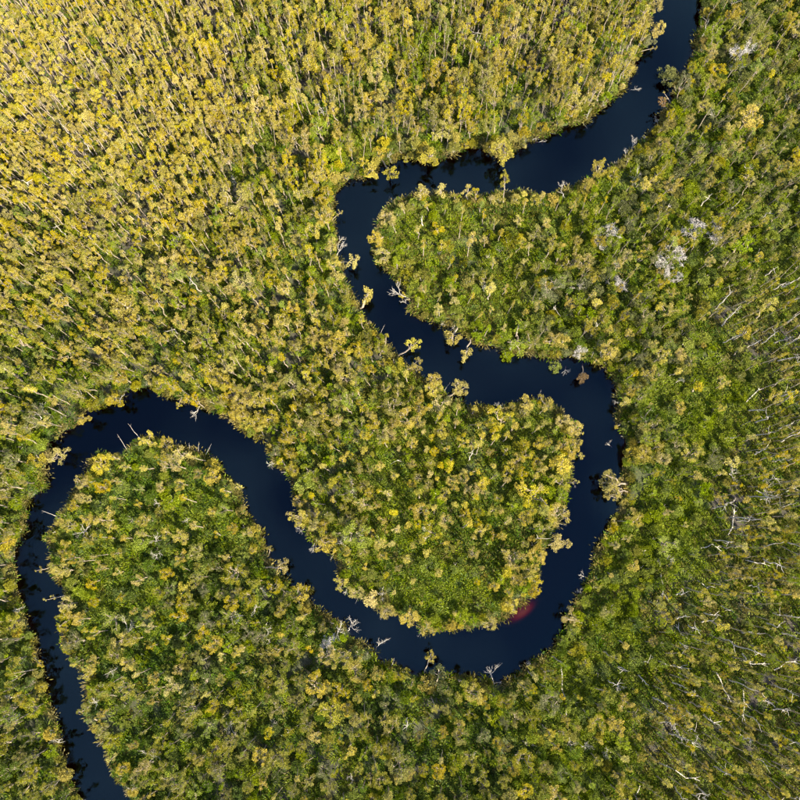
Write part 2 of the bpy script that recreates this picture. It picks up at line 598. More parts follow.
# ------------------------------------------------------------------ ground with the channel cut into it
xs = np.concatenate([np.linspace(-700, -86, 14), np.arange(-84, 84.1, .48), np.linspace(86, 700, 14)])
ys = np.concatenate([np.linspace(-600, -58, 14), np.arange(-56, 112.1, .48), np.linspace(114, 800, 14)])
GX, GY = np.meshgrid(xs, ys)
gp = np.stack([GX.ravel(), GY.ravel(), np.zeros(GX.size)], 1)
gpx = to_px(gp)
d_px = sdf(gpx)
d_m = d_px * .15


def sstep(a, b, x):
    t = np.clip((x - a) / (b - a), 0, 1)
    return t * t * (3 - 2 * t)


SAND_C = np.array(at(523, 612)[:2])
SAND_U = np.array(at(535, 600)[:2]) - np.array(at(505, 622)[:2])
SAND_U /= np.linalg.norm(SAND_U)
SAND_V = np.array((-SAND_U[1], SAND_U[0]))


def ground_z(x, y, dm):
    z = -2.6 + 2.6 * sstep(-.9, .35, dm) + .38 * sstep(.3, 1.6, dm)
    z = z + np.where(dm > .3, (vnoise(x, y, 2.2) - .5) * .16 + (vnoise(x, y, 9) - .5) * .2, 0) * sstep(.3, 2, dm)
    rel = np.stack([x - SAND_C[0], y - SAND_C[1]], -1)
    u, v = rel @ SAND_U, rel @ SAND_V
    bump = np.exp(-((u / 2.7) ** 2 + (v / 1.1) ** 2) ** 2)
    return np.where(z < -.1, np.maximum(z, -2.6 + 2.44 * bump), z)


gz = ground_z(GX.ravel(), GY.ravel(), d_m)
W, nearest = weights(gpx)
gr = W @ tparam('gr')
gv = vnoise(gp[:, 0], gp[:, 1], 3.0)
green = np.clip(gr + (gv - .5) * .9, 0, 1)
green = np.where(d_m < .2, 0, green)
nx, ny = len(xs), len(ys)
idx = np.arange(nx * ny).reshape(ny, nx)
quads = np.stack([idx[:-1, :-1], idx[:-1, 1:], idx[1:, 1:], idx[1:, :-1]], -1).reshape(-1, 4)
me = bpy.data.meshes.new('ground')
me.from_pydata(np.column_stack([gp[:, :2], gz]).tolist(), [], quads.tolist())
at_ = me.attributes.new('green_cover', 'FLOAT', 'POINT')
at_.data.foreach_set('value', green.astype(np.float32))
at_ = me.attributes.new('river_bed', 'FLOAT', 'POINT')
at_.data.foreach_set('value', (d_m < .25).astype(np.float32))
_rel = gp[:, :2] - SAND_C
_u, _v = _rel @ SAND_U, _rel @ SAND_V
at_ = me.attributes.new('sand', 'FLOAT', 'POINT')
at_.data.foreach_set('value', np.exp(-((_u / 2.6) ** 2 + (_v / 1.1) ** 2) ** 2).astype(np.float32))
me.polygons.foreach_set('use_smooth', np.ones(len(me.polygons), bool))
ground = bpy.data.objects.new('ground', me)
C.objects.link(ground)
ground['kind'] = 'structure'
ground['label'] = 'dark leaf litter and green moss floor of the wetland forest'

m, nt, out = mat_nodes('forest_floor')
N, L = nt.nodes.new, nt.links.new
tc = N('ShaderNodeTexCoord')
n1 = N('ShaderNodeTexNoise'); n1.inputs['Scale'].default_value = 1.3; n1.inputs['Detail'].default_value = 6
L(tc.outputs['Object'], n1.inputs['Vector'])
litter = N('ShaderNodeValToRGB')
litter.color_ramp.elements[0].position = .34; litter.color_ramp.elements[0].color = (.018, .016, .015, 1)
litter.color_ramp.elements[1].position = .68; litter.color_ramp.elements[1].color = (.055, .049, .044, 1)
L(n1.outputs['Fac'], litter.inputs[0])
n2 = N('ShaderNodeTexNoise'); n2.inputs['Scale'].default_value = 2.6; n2.inputs['Detail'].default_value = 5
L(tc.outputs['Object'], n2.inputs['Vector'])
gcr = N('ShaderNodeValToRGB')
gcr.color_ramp.elements[0].position = .3; gcr.color_ramp.elements[0].color = (.026, .044, .007, 1)
gcr.color_ramp.elements[1].position = .7; gcr.color_ramp.elements[1].color = (.070, .108, .011, 1)
L(n2.outputs['Fac'], gcr.inputs[0])
ga = N('ShaderNodeAttribute'); ga.attribute_name = 'green_cover'
mx = N('ShaderNodeMix'); mx.data_type = 'RGBA'
L(ga.outputs['Fac'], mx.inputs[0]); L(litter.outputs[0], mx.inputs[6]); L(gcr.outputs[0], mx.inputs[7])
ba = N('ShaderNodeAttribute'); ba.attribute_name = 'river_bed'
mx2 = N('ShaderNodeMix'); mx2.data_type = 'RGBA'
L(ba.outputs['Fac'], mx2.inputs[0]); L(mx.outputs[2], mx2.inputs[6]); 
sa = N('ShaderNodeAttribute'); sa.attribute_name = 'sand'
mx3 = N('ShaderNodeMix'); mx3.data_type = 'RGBA'
L(sa.outputs['Fac'], mx3.inputs[0]); mx3.inputs[6].default_value = (.020, .014, .010, 1); mx3.inputs[7].default_value = (.50, .21, .06, 1)
L(mx3.outputs[2], mx2.inputs[7])
b = N('ShaderNodeBsdfPrincipled'); b.inputs['Roughness'].default_value = .95
L(mx2.outputs[2], b.inputs['Base Color'])
bp = N('ShaderNodeBump'); bp.inputs['Strength'].default_value = .6; bp.inputs['Distance'].default_value = .15
L(n1.outputs['Fac'], bp.inputs['Height']); L(bp.outputs[0], b.inputs['Normal'])
L(b.outputs[0], out.inputs[0])
me.materials.append(m)

# ------------------------------------------------------------------ water: tea-stained, still
dd = d_m[quads].min(1)
wq = quads[dd < .9]
used, inv = np.unique(wq, return_inverse=True)
wv = np.column_stack([gp[used, :2], np.zeros(len(used))])
wme = bpy.data.meshes.new('river_water')
wme.from_pydata(wv.tolist(), [], inv.reshape(-1, 4).tolist())
water = bpy.data.objects.new('river_water', wme)
C.objects.link(water)
water['kind'] = 'structure'
water['label'] = 'dark blue tea-stained river winding through the forest'
m, nt, out = mat_nodes('tannin_water')
N, L = nt.nodes.new, nt.links.new
gl = N('ShaderNodeBsdfGlossy'); gl.inputs['Roughness'].default_value = .03; gl.inputs['Color'].default_value = (.22, .52, .76, 1)
tr = N('ShaderNodeBsdfTransparent')
fr = N('ShaderNodeFresnel'); fr.inputs['IOR'].default_value = 1.48
mxs = N('ShaderNodeMixShader')
tc = N('ShaderNodeTexCoord')
nz = N('ShaderNodeTexNoise'); nz.inputs['Scale'].default_value = .9; nz.inputs['Detail'].default_value = 3
L(tc.outputs['Object'], nz.inputs['Vector'])
bp = N('ShaderNodeBump'); bp.inputs['Strength'].default_value = .10; bp.inputs['Distance'].default_value = .06
L(nz.outputs['Fac'], bp.inputs['Height'])
L(bp.outputs[0], gl.inputs['Normal'])
L(bp.outputs[0], fr.inputs['Normal'])
L(fr.outputs[0], mxs.inputs[0]); L(tr.outputs[0], mxs.inputs[1]); L(gl.outputs[0], mxs.inputs[2])
L(mxs.outputs[0], out.inputs['Surface'])
va = N('ShaderNodeVolumeAbsorption')
va.inputs['Color'].default_value = (.90, .04, .02, 1)
va.inputs['Density'].default_value = 3.4
L(va.outputs[0], out.inputs['Volume'])
wme.materials.append(m)

# ------------------------------------------------------------------ scatter


def gz_at(x, y):
    p = np.array([[x, y, 0.0]])
    dm = sdf(to_px(p)) * .15
    return float(ground_z(np.array([x]), np.array([y]), dm)[0])


class Hash:
    def __init__(self, cell):
        self.c, self.d = cell, {}

    def ok(self, x, y, r):
        k = int(r / self.c) + 1
        i, j = int(x // self.c), int(y // self.c)
        r2 = r * r
        for a in range(i - k, i + k + 1):
            for b in range(j - k, j + k + 1):
                for (u, v) in self.d.get((a, b), ()):
                    if (u - x) ** 2 + (v - y) ** 2 < r2:
                        return False
        return True

    def add(self, x, y):
        self.d.setdefault((int(x // self.c), int(y // self.c)), []).append((x, y))


X0, X1, Y0, Y1 = -76, 76, -50, 104
N_C = 70000
cx = rng.uniform(X0, X1, N_C)
cy = rng.uniform(Y0, Y1, N_C)
cp = np.stack([cx, cy, np.full(N_C, .3)], 1)
cpx = to_px(cp)
csd = sdf(cpx)
cw_, cn = weights(cpx)
cover = vnoise(cx, cy, 7.0)
gap = vnoise(cx + 333, cy, 4.5)

placed = []     # dict(kind, proto, loc, quat, scale, px, size, place)
hsh = Hash(1.0)
reserved = []

# --- trees that lean out over the water or stand out on the banks: base px, crown px, height, kind, hue, label
BANKTREES = [
    ((397, 357), (414, 343), 4.6, 'slender', 'buff', 1.25, 'cream paperbark leaning far out over the water with its pale trunk showing'),
    ((360, 308), (368, 294), 4.2, 'slender', 'buff', 1.2, 'small buff paperbark leaning over the left bank of the descending reach'),
    ((338, 262), (355, 260), 3.6, 'slender', 'buff', 1.2, 'buff paperbark lying out sideways over the water below the first bend'),
    ((404, 371), (416, 366), 3.4, 'spreading', 'buff', .7, 'rounded buff paperbark just below the far-leaning cream one'),
    ((446, 398), (462, 388), 4.4, 'spreading', 'buff', .85, 'pale open-branched paperbark reaching over the water below the descending reach'),
    ((424, 390), (436, 380), 4.2, 'spreading', 'buff', .75, 'pale buff paperbark on the bank left of the open-branched one'),
    ((470, 338), (465, 357), 3.6, 'slender', 'buff', 1.1, 'pale paperbark hanging down over water from the upper loop bank'),
    ((457, 327), (451, 341), 3.6, 'slender', 'golden', 1.2, 'yellow paperbark drooping over water left of the hanging pale one'),
    ((381, 160), (391, 175), 3.8, 'slender', 'golden', 1.2, 'yellow paperbark leaning down over the water at the first bend'),
    ((371, 164), (372, 174), 3.2, 'slender', 'buff', 1.2, 'short buff paperbark beside the first bend on its upper bank'),
    ((505, 141), (503, 151), 6.2, 'spreading', 'buff', 1.25, 'large buff paperbark bulging over the horizontal reach'),
    ((430, 152), (429, 160), 5.0, 'spreading', 'golden', .95, 'broad yellow-green paperbark overhanging the horizontal reach'),
    ((419, 205), (422, 188), 5.6, 'slender', 'buff', 1.1, 'lone tall buff paperbark on the upper rim of the upper loop'),
    ((441, 203), (440, 188), 5.0, 'slender', 'buff', .95, 'second tall buff paperbark on the upper rim of the upper loop'),
    ((503, 205), (505, 176), 7.8, 'slender', 'buff', .8, 'tallest thin paperbark on the upper loop rim standing against the water'),
    ((467, 201), (467, 189), 4.6, 'slender', 'buff', .9, 'thin buff paperbark midway along the upper loop rim'),
    ((476, 202), (476, 190), 4.6, 'slender', 'golden', .9, 'thin yellow paperbark midway along the upper loop rim'),
    ((594, 178), (599, 167), 4.4, 'spreading', 'buff', .95, 'rounded cream half-bare tree at the river edge below the top reach'),
    ((668, 112), (661, 101), 3.2, 'spreading', 'brown', .4, 'small rusty brown tree leaning over the top reach'),
    ((646, 30), (658, 30), 3.8, 'spreading', 'buff', .8, 'pale half-bare paperbark reaching out over the top reach'),
    ((643, 44), (651, 42), 3.2, 'spreading', 'dull', .6, 'grey-green paperbark overhanging the left bank of the top reach'),
    ((647, 8), (657, 4), 4.2, 'spreading', 'buff', .7, 'pale paperbark at the top edge beside the river'),
    ((548, 545), (562, 544), 4.0, 'spreading', 'buff', .95, 'greyish buff paperbark reaching right over the water from the central loop'),
    ((582, 623), (569, 618), 3.8, 'spreading', 'buff', .85, 'pale fan-shaped paperbark leaning left over the big bend'),
    ((627, 484), (607, 480), 4.4, 'spreading', 'buff', .95, 'large pale paperbark sprawling over the rightmost reach'),
    ((628, 492), (612, 493), 4.4, 'spreading', 'golden', .85, 'yellow paperbark sprawling over the rightmost reach below the pale one'),
    ((583, 364), (583, 380), 2.6, 'spreading', 'brown', .5, 'brown drooping tree hanging into the water of the rightmost bend'),
    ((50, 460), (61, 456), 4.0, 'spreading', 'buff', .95, 'rounded buff paperbark bulging over the dark water of the left loop'),
    ((110, 396), (115, 402), 4.4, 'spreading', 'golden', .8, 'yellow paperbark limb overhanging the top of the left loop'),
    ((78, 418), (85, 420), 4.0, 'spreading', 'golden', .6, 'small yellow paperbark hanging over the upper left corner of the left loop'),
    ((262, 567), (285, 565), 3.6, 'slender', 'buff', 1.2, 'narrow buff paperbark lying straight out over the middle reach'),
    ((384, 238), (374, 240), 4.0, 'spreading', 'buff', .75, 'buff paperbark at the blunt tip of the upper loop'),
    ((391, 254), (382, 256), 4.2, 'spreading', 'buff', .85, 'lower buff paperbark at the blunt tip of the upper loop'),
    ((390, 214), (386, 217), 4.4, 'spreading', 'buff', .75, 'upper buff paperbark at the blunt tip of the upper loop'),
    ((424, 674), (432, 656), 4.6, 'slender', 'buff', .8, 'thin pole-like paperbark standing over the water above the bottom wood'),
    ((437, 684), (439, 668), 4.6, 'slender', 'dull', 1.0, 'small grey-green paperbark right of the pole-like one'),
    ((205, 408), (193, 400), 4.2, 'spreading', 'golden', .7, 'yellow paperbark above the white snag on the outer bank'),
    ((74, 545), (62, 548), 4.6, 'spreading', 'buff', .75, 'buff paperbark on the left rim of the left loop, upper of three'),
    ((76, 570), (62, 572), 4.6, 'spreading', 'buff', .8, 'buff paperbark on the left rim of the left loop, middle of three'),
    ((80, 602), (66, 603), 4.8, 'spreading', 'buff', .75, 'buff paperbark on the left rim of the left loop, lowest of three'),
    ((92, 618), (74, 616), 5.0, 'spreading', 'buff', .8, 'greyish buff paperbark on the river rim below the three'),
    ((88, 640), (70, 640), 5.0, 'spreading', 'dull', .9, 'grey-green paperbark overhanging the narrow left reach'),
    ((90, 488), (80, 482), 4.4, 'spreading', 'buff', .7, 'buff paperbark on the upper left rim of the left loop'),
    ((150, 446), (148, 438), 4.8, 'spreading', 'buff', .85, 'buff paperbark crowning the top of the left loop'),
    ((168, 452), (167, 443), 4.8, 'spreading', 'buff', .7, 'buff paperbark just right of the one crowning the left loop'),
    ((103, 470), (99, 464), 5.2, 'spreading', 'golden', .8, 'rounded yellow paperbark near the upper left corner of the left loop'),
    ((110, 490), (102, 487), 5.2, 'spreading', 'golden', .8, 'rounded yellow paperbark below the upper left corner of the left loop'),
    ((548, 410), (545, 404), 4.6, 'spreading', 'buff', .85, 'cream paperbark on the top rim of the central loop'),
    ((530, 408), (527, 402), 4.6, 'spreading', 'buff', .75, 'cream paperbark left on the top rim of the central loop'),
    ((562, 424), (563, 419), 4.6, 'spreading', 'buff', .75, 'cream paperbark at the upper right rim of the central loop'),
    ((570, 434), (574, 428), 4.6, 'spreading', 'buff', .65, 'cream paperbark overhanging the right tip of the central loop, upper'),
    ((570, 446), (577, 443), 4.6, 'spreading', 'buff', .65, 'cream paperbark overhanging the right tip of the central loop, middle'),
    ((568, 456), (574, 453), 4.6, 'spreading', 'golden', .65, 'yellow paperbark overhanging the right tip of the central loop, lower'),
    ((325, 540), (324, 544), 5.0, 'spreading', 'buff', .95, 'broad buff paperbark bulging over the middle reach'),
    ((345, 578), (342, 582), 4.6, 'spreading', 'buff', .7, 'buff paperbark overhanging the lower middle reach, uppermost of five'),
    ((358, 590), (356, 594), 4.6, 'spreading', 'buff', .75, 'buff paperbark overhanging the lower middle reach, second of five'),
    ((372, 594), (371, 603), 4.6, 'slender', 'buff', 1.3, 'buff paperbark overhanging the lower middle reach, third of five'),
    ((388, 606), (387, 612), 4.6, 'spreading', 'buff', .75, 'buff paperbark overhanging the lower middle reach, fourth of five'),
    ((408, 612), (408, 618), 4.6, 'spreading', 'buff', .75, 'buff paperbark overhanging the lower middle reach, last of five'),
    ((428, 622), (427, 630), 4.8, 'spreading', 'golden', .75, 'yellow paperbark overhanging the start of the big bend'),
    ((490, 618), (490, 624), 4.6, 'spreading', 'golden', .75, 'yellow paperbark beside the red shallows'),
    ((512, 600), (513, 604), 4.6, 'spreading', 'buff', .7, 'buff paperbark at the head of the red shallows'),
    ((533, 588), (534, 591), 4.2, 'spreading', 'golden', .55, 'small yellow paperbark right of the red shallows'),
]


def orient(base, top):
    v = (top - base).normalized()
    q = Vector((0, 0, 1)).rotation_difference(v)
    return q


def orient_dir(v):
    return Vector((0, 0, 1)).rotation_difference(v.normalized())


def add_plant(kind, proto, loc, quat, scale, label=None, place=0):
    placed.append(dict(kind=kind, p=proto, loc=Vector(loc), q=quat, s=scale, label=label, place=place))


for (bpx, cpx_, hh, kd, hue, crs, lab) in BANKTREES:
    g = at(*bpx)
    base = Vector((g.x, g.y, gz_at(g.x, g.y)))
    base.z = max(base.z, -.35)
    top = at(*cpx_, hh * .86)
    pr = random.choice(LIB[kd][hue][4:] if kd == 'slender' else LIB[kd][hue])
    L_ = (top - base).length / .88
    s = L_ / pr.h
    sc_xy = crs * (1.6 / pr.cw if pr.kind == 'spreading_paperbark' else .55 / pr.cw)
    q = orient(base, top) @ Quaternion((0, 0, 1), random.random() * 6.28)
    add_plant('bank', pr, base, q, (sc_xy, sc_xy, s), lab)
    hsh.add(base.x, base.y)

# --- hand-seen lone green bushes and bright trees: crown px, height, radius factor, hue
BUSHES = [
    (307, 484, 3.0, 1.55, 'lime', 'largest bright lime bush on the right bank of the middle reach'),
    (555, 367, 1.3, .9, 'lime', 'lime bush standing in the water near the rightmost bend'),
    (507, 355, 1.6, .9, 'lime', 'lime bush overhanging the water under the upper loop'),
    (250, 432, 1.2, .75, 'lime', 'small dark lime bush at the water edge of the left loop'),
    (175, 316, 2.0, .85, 'green', 'dark green rounded bush in the wood above the left loop'),
    (200, 333, 2.4, 1.0, 'lime', 'lime bush right of the dark green rounded one'),
    (10, 680, 2.4, 1.5, 'lime', 'bright lime bush near the left edge below the left loop'),
    (82, 592, 2.0, 1.1, 'lime', 'bright lime bush near the left rim of the left loop'),
    (218, 665, 1.6, .9, 'green', 'deep green bush below the white forked snag'),
    (125, 722, 1.6, .8, 'lime', 'small lime bush in the lower left wood'),
    (203, 762, 1.6, .8, 'lime', 'small lime bush right of the white star snag'),
    (172, 500, 2.0, 1.4, 'lime', 'broad lime bush inside the left loop'),
    (130, 520, 2.0, 1.2, 'green', 'broad green bush inside the left loop'),
    (690, 190, 2.2, 1.2, 'lime', 'bright lime bush right of the top reach'),
    (735, 205, 2.4, 1.4, 'lime', 'large yellow-lime bush by the right scrub'),
    (705, 82, 2.0, 1.2, 'lime', 'lime bush in the scrub right of the top reach'),
    (668, 75, 2.2, 1.5, 'dull', 'rounded grey-green bush on the right bank of the top reach'),
    (685, 105, 2.2, 1.3, 'dull', 'grey-green bush below the rounded one on the top reach'),
    (640, 150, 2.2, 1.2, 'olive', 'olive bush on the bank beside the top reach'),
    (380, 480, 1.6, .9, 'green', 'green bush in the shaded gap of the central neck'),
    (258, 792, 1.8, 1.0, 'green', 'deep green bush at the bottom edge'),
    (330, 155, 2.2, 1.2, 'lime', 'lime bush beside the first bend'),
    (300, 165, 2.0, 1.1, 'green', 'green bush left of the first bend'),
    (385, 85, 2.0, 1.1, 'green', 'green bush in the gap north of the horizontal reach'),
    (430, 70, 2.0, 1.0, 'lime', 'lime bush north of the horizontal reach'),
]
for (bx, by, hh, rr, hue, lab) in BUSHES:
    c = at(bx, by, hh * .6)
    pr = random.choice(LIB['shrub'][hue])
    z = max(gz_at(c.x, c.y), -.3)
    s = rr / pr.cw
    add_plant('bush', pr, (c.x, c.y, z), Quaternion((0, 0, 1), random.random() * 6.28), (s, s, hh / pr.h), lab)
    hsh.add(c.x, c.y)

# --- the forest
order = np.arange(N_C)
spc = cw_ @ tparam('sp')
crown_probe = []
for i in order:
    if csd[i] < 5.5:
        continue
    ty = TYPES[ATY[int(rng.choice(len(ANCH), p=cw_[i]))]]
    # open gaps in the canopy, unevenly spread
    r = spc[i] * (0.80 + .55 * gap[i])
    x, y = cx[i], cy[i]
    if not hsh.ok(x, y, r):
        continue
    dead = random.random() < ty['dead']
    hw = np.array(ty['hue'], float)
    hw[2:4] *= .35 + 1.6 * cover[i]
    hw[0] *= 1.7 - 1.3 * cover[i]
    hue = HUES[int(rng.choice(6, p=hw / hw.sum()))]
    kind = 'slender' if random.random() < ty['sl'] else 'spreading'
    k = ty['h'] * random.uniform(.72, 1.18)
    crs = ty['cr'] * random.uniform(.66, 1.22) * (1.55 if random.random() < .06 else 1)
    if kind == 'slender':
        if dead:
            pr = random.choice(POLES)
            crs, k = random.uniform(.9, 1.3), k * random.uniform(.6, 1.05)
        else:
            pr = random.choice(LIB['slender'][hue])
    else:
        if dead:
            pr = random.choice(DEAD)
            k *= .6
            crs = k
        else:
            pr = random.choice(LIB['spreading'][hue])
            crs *= random.choice((.62, .8, 1.0))
    hh = pr.h * k
    # keep the crown off the open water
    tp = to_px(np.array([[x, y, hh * .85]]))
    lim = 5.5 if kind == 'slender' else 4 + pr.cw * crs * 5.2
    if csd[i] < 26 and sdf(tp)[0] > csd[i] + 3:   # tall trees line the outer banks
        k *= 1.18
    lim *= random.uniform(.15, 1.15)
    if sdf(tp)[0] < lim:
        if csd[i] > 60:
            continue
        # shorter tree on the bank
        k *= .5
        hh = pr.h * k
        tp = to_px(np.array([[x, y, hh * .85]]))
        if sdf(tp)[0] < lim * .6:
            continue
    hsh.add(x, y)
    tl = Euler((random.gauss(0, .055), random.gauss(0, .055), random.random() * 6.28)).to_quaternion()
    z = gz_at(x, y) if csd[i] < 14 else .33
    add_plant('dead' if dead else kind, pr, (x, y, z), tl, (crs, crs, k), None, int(cn[i]))

# --- thin dead limbs and thin paperbarks leaning out from the banks
ring = np.roll(POLY, -1, 0) - POLY
for i in range(len(POLY) - 1):
    if not (-20 < POLY[i][0] < 820 and -20 < POLY[i][1] < 820) or random.random() < .5:
        continue
    t = random.random()
    q = POLY[i] + ring[i] * t
    nrm = np.array((ring[i][1], -ring[i][0]))
    nrm = nrm / (np.linalg.norm(nrm) + 1e-6)
    if sdf(q + nrm * 4)[0] > 0:
        nrm = -nrm
    b_ = q - nrm * random.uniform(2.5, 5)
    g = at(b_[0], b_[1])
    base = Vector((g.x, g.y, max(gz_at(g.x, g.y), -.1)))
    ln = random.uniform(1.2, 3.4)
    to = Vector((nrm[0], -nrm[1], 0))
    v = to * random.uniform(.15, .9) + Vector((random.gauss(0, .25), random.gauss(0, .25), random.uniform(.5, 1.2)))
    qd = orient_dir(v) @ Quaternion((0, 0, 1), random.random() * 6.28)
    if random.random() < .62:
        pr = random.choice(DEAD + POLES + POLES)
        k = ln / pr.h
        add_plant('dead', pr, base, qd, (max(k, .3) * .8, max(k, .3) * .8, k))
    else:
        pr = random.choice(LIB['slender'][random.choice(['buff', 'buff', 'golden', 'olive'])])
        k = ln * 1.2 / pr.h
        add_plant('slender', pr, base, qd, (.62, .62, k * .8))

# --- shrubs under and between the trees
SHR = 26000
sx, sy = rng.uniform(X0, X1, SHR), rng.uniform(Y0, Y1, SHR)
spx = to_px(np.stack([sx, sy, np.full(SHR, .5)], 1))
ssd = sdf(spx)
sw, sn = weights(spx)
dens = sw @ tparam('shr') * (.35 + 1.5 * vnoise(sx + 77, sy, 6)) + np.where((ssd > 0) & (ssd < 16), .36, 0)
prob = dens * (X1 - X0) * (Y1 - Y0) / SHR
hs2 = Hash(1.0)
for i in range(SHR):
    if ssd[i] < 1.5 or random.random() > prob[i] or not hs2.ok(sx[i], sy[i], .95):
        continue
    ty = TYPES[ATY[int(rng.choice(len(ANCH), p=sw[i]))]]
    near = ssd[i] < 14
    if near:
        hue = HUES[int(rng.choice(6, p=[.24, .14, .24, .30, .06, .02]))]
    else:
        u = np.array(ty['uh'])
        hue = ['olive', 'lime', 'green'][int(rng.choice(3, p=u / u.sum()))]
        if ATY[sn[i]] == 'R' and random.random() < .5:
            hue = random.choice(['dull', 'dull', 'olive'])
    pr = random.choice(LIB['shrub'][hue])
    s = random.uniform(.6, 1.15)
    kz = s * random.uniform(.8, 1.3)
    tp = to_px(np.array([[sx[i], sy[i], pr.h * kz * .8]]))
    if sdf(tp)[0] < pr.cw * s * 6.5:
        if not near:
            continue
        s *= .55
        kz *= .5
        if sdf(tp)[0] < pr.cw * s * 6 or ssd[i] < pr.cw * s * 6:
            continue
    hs2.add(sx[i], sy[i])
    z = gz_at(sx[i], sy[i]) if near else .3
    add_plant('shrub', pr, (sx[i], sy[i], z), Quaternion((0, 0, 1), random.random() * 6.28), (s, s, kz), None, int(sn[i]))

# --- white snags, grey twiggy trees, fallen logs
SNAGS = [
    (150, 757, 2.6, 1.0, 'white star-shaped dead tree in the lower left wood'),
    (243, 616, 2.6, 1.1, 'white forked dead tree inside the left loop'),
    (274, 629, 2.6, 1.0, 'white spiky dead tree right of the forked one'),
    (262, 589, 2.2, .7, 'small white dead tree above the spiky one by the middle reach'),
    (122, 636, 2.6, 1.1, 'bleached dead branches in the middle of the left loop'),
    (228, 723, 2.4, .9, 'white dead tree in the wood right of the lower left bushes'),
    (15, 697, 2.4, .9, 'white dead tree near the left edge below the lime bush'),
    (10, 720, 2.0, .8, 'second small white dead tree near the left edge'),
    (205, 565, 2.6, .9, 'pale dead tree inside the left loop near the middle reach'),
    (85, 535, 2.8, 1.0, 'pale dead tree at the left side of the left loop'),
    (152, 545, 2.2, .8, 'grey dead tree in the middle of the left loop'),
    (38, 420, 3.0, 1.2, 'cream bare-branched dead tree above the left loop corner'),
    (175, 245, 3.0, 1.2, 'white curled dead tree in the wood above the left loop'),
    (140, 320, 2.6, .9, 'pale dead tree in the wood far left'),
    (358, 530, 2.2, .8, 'white dead tree left in the central neck'),
    (425, 530, 2.2, .7, 'white dead tree in the lower central loop'),
    (355, 487, 2.8, 1.1, 'pale bare tree in the clearing of the central neck'),
    (612, 260, 2.6, .9, 'white angular dead tree below the grey twiggy trees'),
    (618, 682, 2.0, .8, 'small white dead tree in the green clearing below the big bend'),
    (585, 743, 2.0, .9, 'white arched dead tree in the green clearing near the bottom'),
    (608, 747, 2.0, .7, 'small white dead tree right of the arched one'),
    (677, 732, 2.2, .8, 'small white dead tree in the lower right pole stand'),
    (675, 383, 2.2, .7, 'white curved dead tree in the green strip'),
    (668, 557, 2.2, .7, 'small white dead tree in the bright green strip'),
    (733, 475, 3.0, 1.0, 'pale bare tree in the middle of the right pole stand'),
    (760, 490, 3.2, 1.2, 'large pale bare tree near the right edge'),
    (630, 620, 1.6, .5, 'tiny white dead tree right of the big bend'),
    (660, 560, 1.8, .6, 'tiny white dead tree beside the green strip'),
    (500, 240, 2.6, .8, 'white dead tree in the sedge of the upper loop'),
    (485, 290, 2.6, .8, 'white branching dead tree low in the upper loop'),
    (268, 640, 1.8, .6, 'small white dead tree under the spiky one'),
    (270, 728, 2.0, .7, 'white dead tree in the bottom wood left'),
    (475, 757, 2.0, .7, 'white dead tree in the bottom wood below the big bend'),
    (715, 120, 2.4, .8, 'pale dead tree in the top right scrub'),
]
dead_things = []
for (bx, by, hh, s, lab) in SNAGS:
    c = at(bx, by, hh * .6)
    z = max(gz_at(c.x, c.y), -.2)
    dead_things.append(('dead_tree', random.choice(DEAD), (c.x, c.y, z), Euler((random.gauss(0, .35), random.gauss(0, .35), random.random() * 6.28)).to_quaternion(), (s * .58, s * .58, s * .58), lab, 'white dead trees'))
for (bx, by, s, lab) in [(668, 257, 1.25, 'whitish grey twiggy tree, largest of the group right of the upper loop'),
                         (691, 230, 1.2, 'grey twiggy tree right of the largest one'),
                         (605, 236, 1.1, 'grey twiggy tree left of the group above the upper loop neck'),
                         (718, 234, 1.0, 'faint grey twiggy tree rightmost of the group'),
                         (672, 275, .9, 'small grey twiggy tree under the largest one'),
                         (744, 52, 1.25, 'blue-grey twiggy tree in the top right scrub'),
                         (622, 285, .8, 'small grey twiggy tree in the upper loop neck'),
                         (582, 350, .65, 'pale grey twiggy tree above the rightmost bend'),
                         (330, 640, .8, 'pale grey twiggy tree on the middle reach bank')]:
    c = at(bx, by, 2.6)
    dead_things.append(('bare_twiggy_tree', random.choice(GHOST), (c.x, c.y, .25), Quaternion((0, 0, 1), random.random() * 6.28), (s, s, s * .9), lab, 'grey twiggy trees'))
